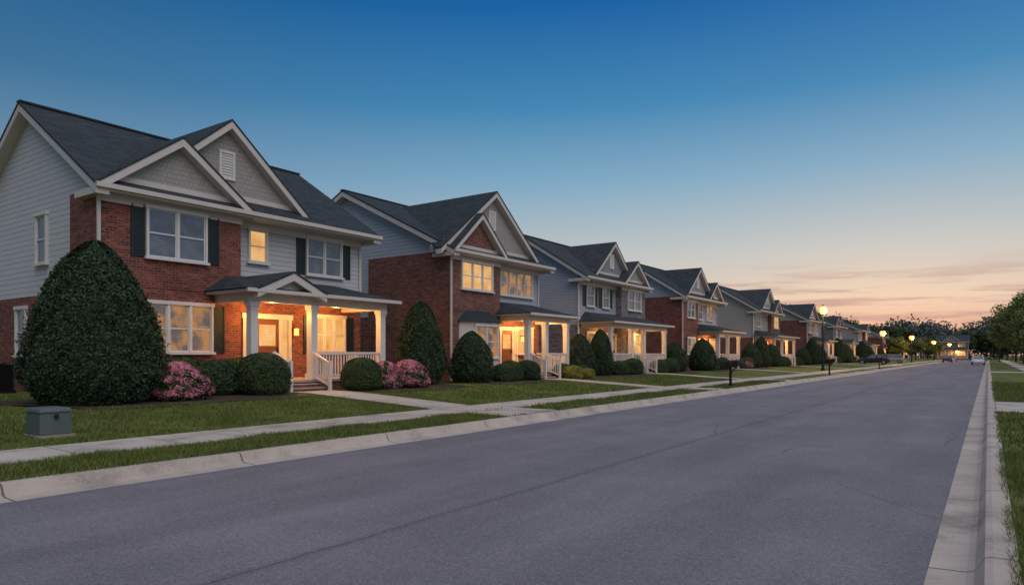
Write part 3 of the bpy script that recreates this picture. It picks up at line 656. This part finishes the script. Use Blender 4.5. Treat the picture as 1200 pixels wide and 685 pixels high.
# ------------------------------------------------------------------ trees
def tree_mesh(R,H,trunk,ncl,per,size,mat,seed):
    random.seed(seed); tm=MB(); tm.tube((0,0,-.1),(0.05,0,trunk),.18*H/8,.11*H/8,10)
    cz=(H+trunk*.7)/2; hz=(H-trunk*.7)/2; C=[]
    for i in range(ncl):
        while True:
            p=rng.uniform(-1,1,3)
            if .15<np.linalg.norm(p)<1: break
        p=p*(.6+.35*rng.random()); C.append((p[0]*R,p[1]*R*1.0,cz+p[2]*hz))
    C=np.array(C)
    for c in C[::3]:
        mid=(c[0]*.35,c[1]*.35,trunk*.7+(c[2]-trunk*.7)*.55); tm.tube((0.03,0,trunk*random.uniform(.6,.98)),mid,.07*H/8,.04*H/8,6); tm.tube(mid,tuple(c),.04*H/8,.012,5)
    k=rng.integers(0,ncl,ncl*per); cr=(.20+.20*rng.random(ncl))*R
    off=rng.normal(size=(len(k),3)); off/=np.linalg.norm(off,axis=1)[:,None]; off*=(rng.random(len(k))**.45)[:,None]*(1+.25*rng.normal(size=len(k))**2*.3)[:,None]
    Pp=C[k]+off*cr[k][:,None]*np.array([1,1,.7]); N=off+np.array([0,0,.5])
    V,F=leaves(Pp,N,size); return tm,quadmesh('crown',V,F,mat)
TR=[tree_mesh(3.0,7.6,1.8,75,260,.14,'leaf_lite',1),tree_mesh(3.6,9.5,2.2,80,220,.2,'leaf_mid',2),tree_mesh(5.0,13.0,2.6,110,340,.2,'leaf_lite',3)]
trunks=[t[0].obj('trunk','bark') for t in TR]; 
for t in trunks: COL.objects.unlink(t)
def tree(i,x,y,s,label='leafy green street tree'):
    e=empty('tree',(x,y,.15),label,'tree','trees by the street',random.random()*6); e.scale=(s,s,s)
    a=bpy.data.objects.new('trunk',trunks[i].data); b=bpy.data.objects.new('crown',TR[i][1])
    for q in (a,b): COL.objects.link(q); q.parent=e
for (i,x,y,s_) in ((0,5.6,76,1.05),(0,5.2,98,1.1),(2,5.2,122,.86),(2,5.2,150,.95),(2,5,185,.9),(2,7,220,.95),(1,4.5,245,1.0),(2,16,250,1.0),
   (1,-35,91,1.15),(1,-34,94,1.0),(1,-38,118,1.15),(1,-33,140,1.2),(0,-15.5,163,.75),(1,-33,166,1.25),(0,-15,199,.8),(1,-31,200,1.2),(1,-22,208,1.0),(0,-14,226,.9),(1,-20,222,1.0),(1,-30,245,1.2),(0,-14,254,.9),(1,-2,292,1.1),(1,-7,286,1.1),(1,4,290,1.0)): tree(i,x,y,s_,'leafy tree behind or beside the street houses' if x<0 else 'light green leafy street tree on the verge')
# far wood
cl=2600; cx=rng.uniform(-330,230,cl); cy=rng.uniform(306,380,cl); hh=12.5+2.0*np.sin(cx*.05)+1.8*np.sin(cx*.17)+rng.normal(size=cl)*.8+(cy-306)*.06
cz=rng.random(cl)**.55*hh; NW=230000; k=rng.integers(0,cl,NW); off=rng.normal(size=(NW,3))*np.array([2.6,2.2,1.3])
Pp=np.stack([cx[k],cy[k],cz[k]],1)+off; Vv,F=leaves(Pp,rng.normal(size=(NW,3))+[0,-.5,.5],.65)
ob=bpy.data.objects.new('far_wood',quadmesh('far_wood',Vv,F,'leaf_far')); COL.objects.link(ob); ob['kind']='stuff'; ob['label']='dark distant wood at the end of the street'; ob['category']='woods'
# ------------------------------------------------------------------ street lamps
def lamp(x,y,H,pw,k=1.0):
    e=empty('street_lamp',(x,y,gz(abs(x)) if x<0 else .15),'black post street lamp with glowing lantern','street lamp','street lamps along the road')
    mb=MB(); mb.cyl(0,0,0,.15,.2,.19,14); mb.cyl(0,0,.15,.8,.13,.09,14); mb.cyl(0,0,.8,.86,.12,.12,14); mb.cyl(0,0,.86,H-.75,.075,.05,14); mb.cyl(0,0,H-.85,H-.8,.1,.1,14); mb.cyl(0,0,H-.75,H-.65,.06,.2,14); mb.obj('post','metal',e)
    mb=MB()
    zz=[(-.65,.19*k),(-.45,.30*k),(-.25,.34*k),(-.05,.30*k),(.08,.2*k)]
    for (a,r0),(b,r1) in zip(zz[:-1],zz[1:]): mb.cyl(0,0,H+a,H+b,r0,r1,14)
    mb.obj('lamp_glass','bulb',e)
    mb=MB(); mb.cyl(0,0,H+.081,H+.12,.24*k,.22*k,10); mb.cyl(0,0,H+.12,H+.2,.2*k,.05,10); mb.cyl(0,0,H+.2,H+.3,.025,.01,8)
    mb.obj('lamp_cap','metal',e)
    plight((.6,-.4,H-.6),pw*2,e,.25)
lamp(-12.4,67.5,5.8,300,.95); lamp(-12.9,115,4.9,400,1.15); lamp(-12.6,158,5.2,450,1.35); lamp(-11.5,205,5.0,450,1.5); lamp(2.1,190,5.0,400,1.3); lamp(-9.9,250,5,450,1.6)
# ------------------------------------------------------------------ mailbox
def mailbox(x,y):
    e=empty('mailbox',(x,y,.15),'black rounded mailbox on a post by the kerb','mailbox','mailboxes by the kerb')
    mb=MB(); mb.box(-.05,.05,-.05,.05,-.05,.95); mb.box(-.07,.07,-.07,.07,0,.12); mb.beam((0,0,.6),(.22,0,.9),.025); mb.box(-.2,.3,-.04,.04,.9,.94); mb.obj('post','metal',e)
    pts=[(-.13,.94),(.13,.94),(.13,1.1)]+[(.13*math.cos(a),1.1+.13*math.sin(a)) for a in np.linspace(.3,math.pi-.3,7)]+[(-.13,1.1)]
    mb=MB(); mb.ext([(-.25,a,b) for a,b in pts],[(.38,a,b) for a,b in pts]); mb.obj('box','metal',e)
    mb=MB(); mb.box(.02,.06,-.155,-.132,1.0,1.22); mb.box(.06,.12,-.15,-.135,1.16,1.22); mb.obj('flag',m_plain('red flag',(.3,.03,.02)),e)
mailbox(-9.75,31.6); mailbox(-9.75,55.5); mailbox(-9.75,84)
# ------------------------------------------------------------------ utility cabinet + ac unit
e=empty('utility_box',(-13.2,5.05,gz(13.2)),'low grey-green utility cabinet on the lawn','utility box')
mb=MB(); mb.box(-.34,.34,-.28,.28,-.08,.03); mb.obj('base','stone',e)
mb=MB(); mb.ext([(-.3,-.25,.03),(.3,-.25,.03),(.3,.25,.03),(-.3,.25,.03)],[(-.285,-.235,.40),(.285,-.235,.40),(.285,.235,.40),(-.285,.235,.40)]); mb.obj('body','cab',e,bevel=.015)
mb=MB(); mb.ext([(-.31,-.26,.40),(.31,-.26,.40),(.31,.26,.40),(-.31,.26,.40)],[(-.28,-.23,.48),(.28,-.23,.48),(.28,.23,.48),(-.28,.23,.48)]); mb.obj('lid','cab',e,bevel=.025)
mb=MB(); mb.box(.303,.325,-.03,.03,.30,.38); mb.obj('latch','metal',e)
e=empty('air_conditioner',(-25.3,8.2,G),'dark outdoor air conditioner unit beside brick wall','air conditioner')
mb=MB(); mb.box(-.42,.42,-.42,.42,0,.08)
for i in range(13): mb.box(-.4,.4,-.4,.4,.1+i*.055,.13+i*.055)
mb.box(-.36,.36,-.36,.36,.08,.85); mb.box(-.42,.42,-.42,.42,.85,.9); mb.obj('casing','metal',e)
mb=MB(); mb.cyl(0,0,.9,.94,.3,.28,20); mb.obj('fan_guard','metal',e)
# ------------------------------------------------------------------ cars
def car(x,y,z,rz,c,label):
    e=empty('parked_car',(x,y,z),label,'car','cars parked along the street',rz); cm=m_plain('car paint',c,.25,.05)
    sec=[(-2.25,.72,.38,.62),(-2.15,.84,.28,.82),(-1.6,.90,.25,.95),(-.6,.92,.24,.98),(.9,.92,.24,.95),(1.5,.90,.25,.86),(2.1,.82,.28,.74),(2.28,.66,.36,.58)]
    mb=MB()
    for yy,hw,zb,zt in sec: mb.v+=[(-hw*.9,yy,zb),(hw*.9,yy,zb),(hw,yy,(zb+zt)/2),(hw*.93,yy,zt-.05),(hw*.7,yy,zt),(-hw*.7,yy,zt),(-hw*.93,yy,zt-.05),(-hw,yy,(zb+zt)/2)]
    for k in range(len(sec)-1):
        for i in range(8): a=k*8+i; b_=k*8+(i+1)%8; mb.f.append((a,b_,b_+8,a+8))
    mb.f.append(tuple(range(8))); mb.f.append(tuple(range(56,64))); mb.obj('body',cm,e)
    mb=MB(); mb.ext([(-.8,-1.9,.93),(.8,-1.9,.93),(.8,1.0,.93),(-.8,1.0,.93)],[(-.64,-1.45,1.42),(.64,-1.45,1.42),(.64,.25,1.42),(-.64,.25,1.42)]); mb.obj('window','dark',e)
    mb=MB(); mb.ext([(-.65,-1.5,1.42),(.65,-1.5,1.42),(.65,.3,1.42),(-.65,.3,1.42)],[(-.58,-1.35,1.48),(.58,-1.35,1.48),(.58,.15,1.48),(-.58,.15,1.48)])
    for sx in (-1,1):
        for p,q in (((sx*.8,-1.9,.95),(sx*.64,-1.45,1.44)),((sx*.81,1.0,.95),(sx*.64,.25,1.44)),((sx*.82,-.4,.95),(sx*.66,-.45,1.44))): mb.beam(p,q,.035)
    mb.obj('roof',cm,e)
    for sx in (-1,1):
        for yy in (-1.4,1.42):
            mb=MB(); f=lambda xx,r:[(xx,yy+r*math.cos(2*math.pi*i/20),.32+r*math.sin(2*math.pi*i/20)) for i in range(20)]
            mb.ext(f(sx*.7,.32),f(sx*.93,.32)); wh=mb.obj('wheel','metal',e); mb=MB(); mb.ext(f(sx*.93,.2),f(sx*.945,.18)); mb.obj('rim','stone',wh)
    for sx in (-1,1):
        mb=MB(); mb.box(sx*.5,sx*.8,2.1,2.235,.58,.72); mb.obj('headlight','white',e)
        mb=MB(); mb.box(sx*.55,sx*.82,-2.24,-2.12,.62,.78); mb.obj('tail_light',m_plain('tail light',(.35,.02,.015)),e)
car(-1.4,140,0,math.pi,(.66,.66,.66),'white car parked by the kerb')
car(-13.9,113.5,.25,math.radians(90),(.03,.035,.045),'dark car parked in front of a house')
car(-7.7,185,0,0,(.05,.05,.06),'dark grey car parked at the kerb')
car(-14.0,136,.25,math.radians(90),(.35,.36,.38),'silver car parked in front of a house')
car(-7.7,215,0,0,(.4,.4,.42),'silver car parked at the kerb')
# ------------------------------------------------------------------ camera
cam=bpy.data.cameras.new('camera'); cam.lens=24; cam.sensor_width=36; cam.shift_y=.0612; cam.clip_end=6000; cam.clip_start=.05
co=bpy.data.objects.new('camera',cam); COL.objects.link(co); co.location=(0,0,1.6); co.rotation_euler=(math.radians(90),0,YAW)
scene.camera=co
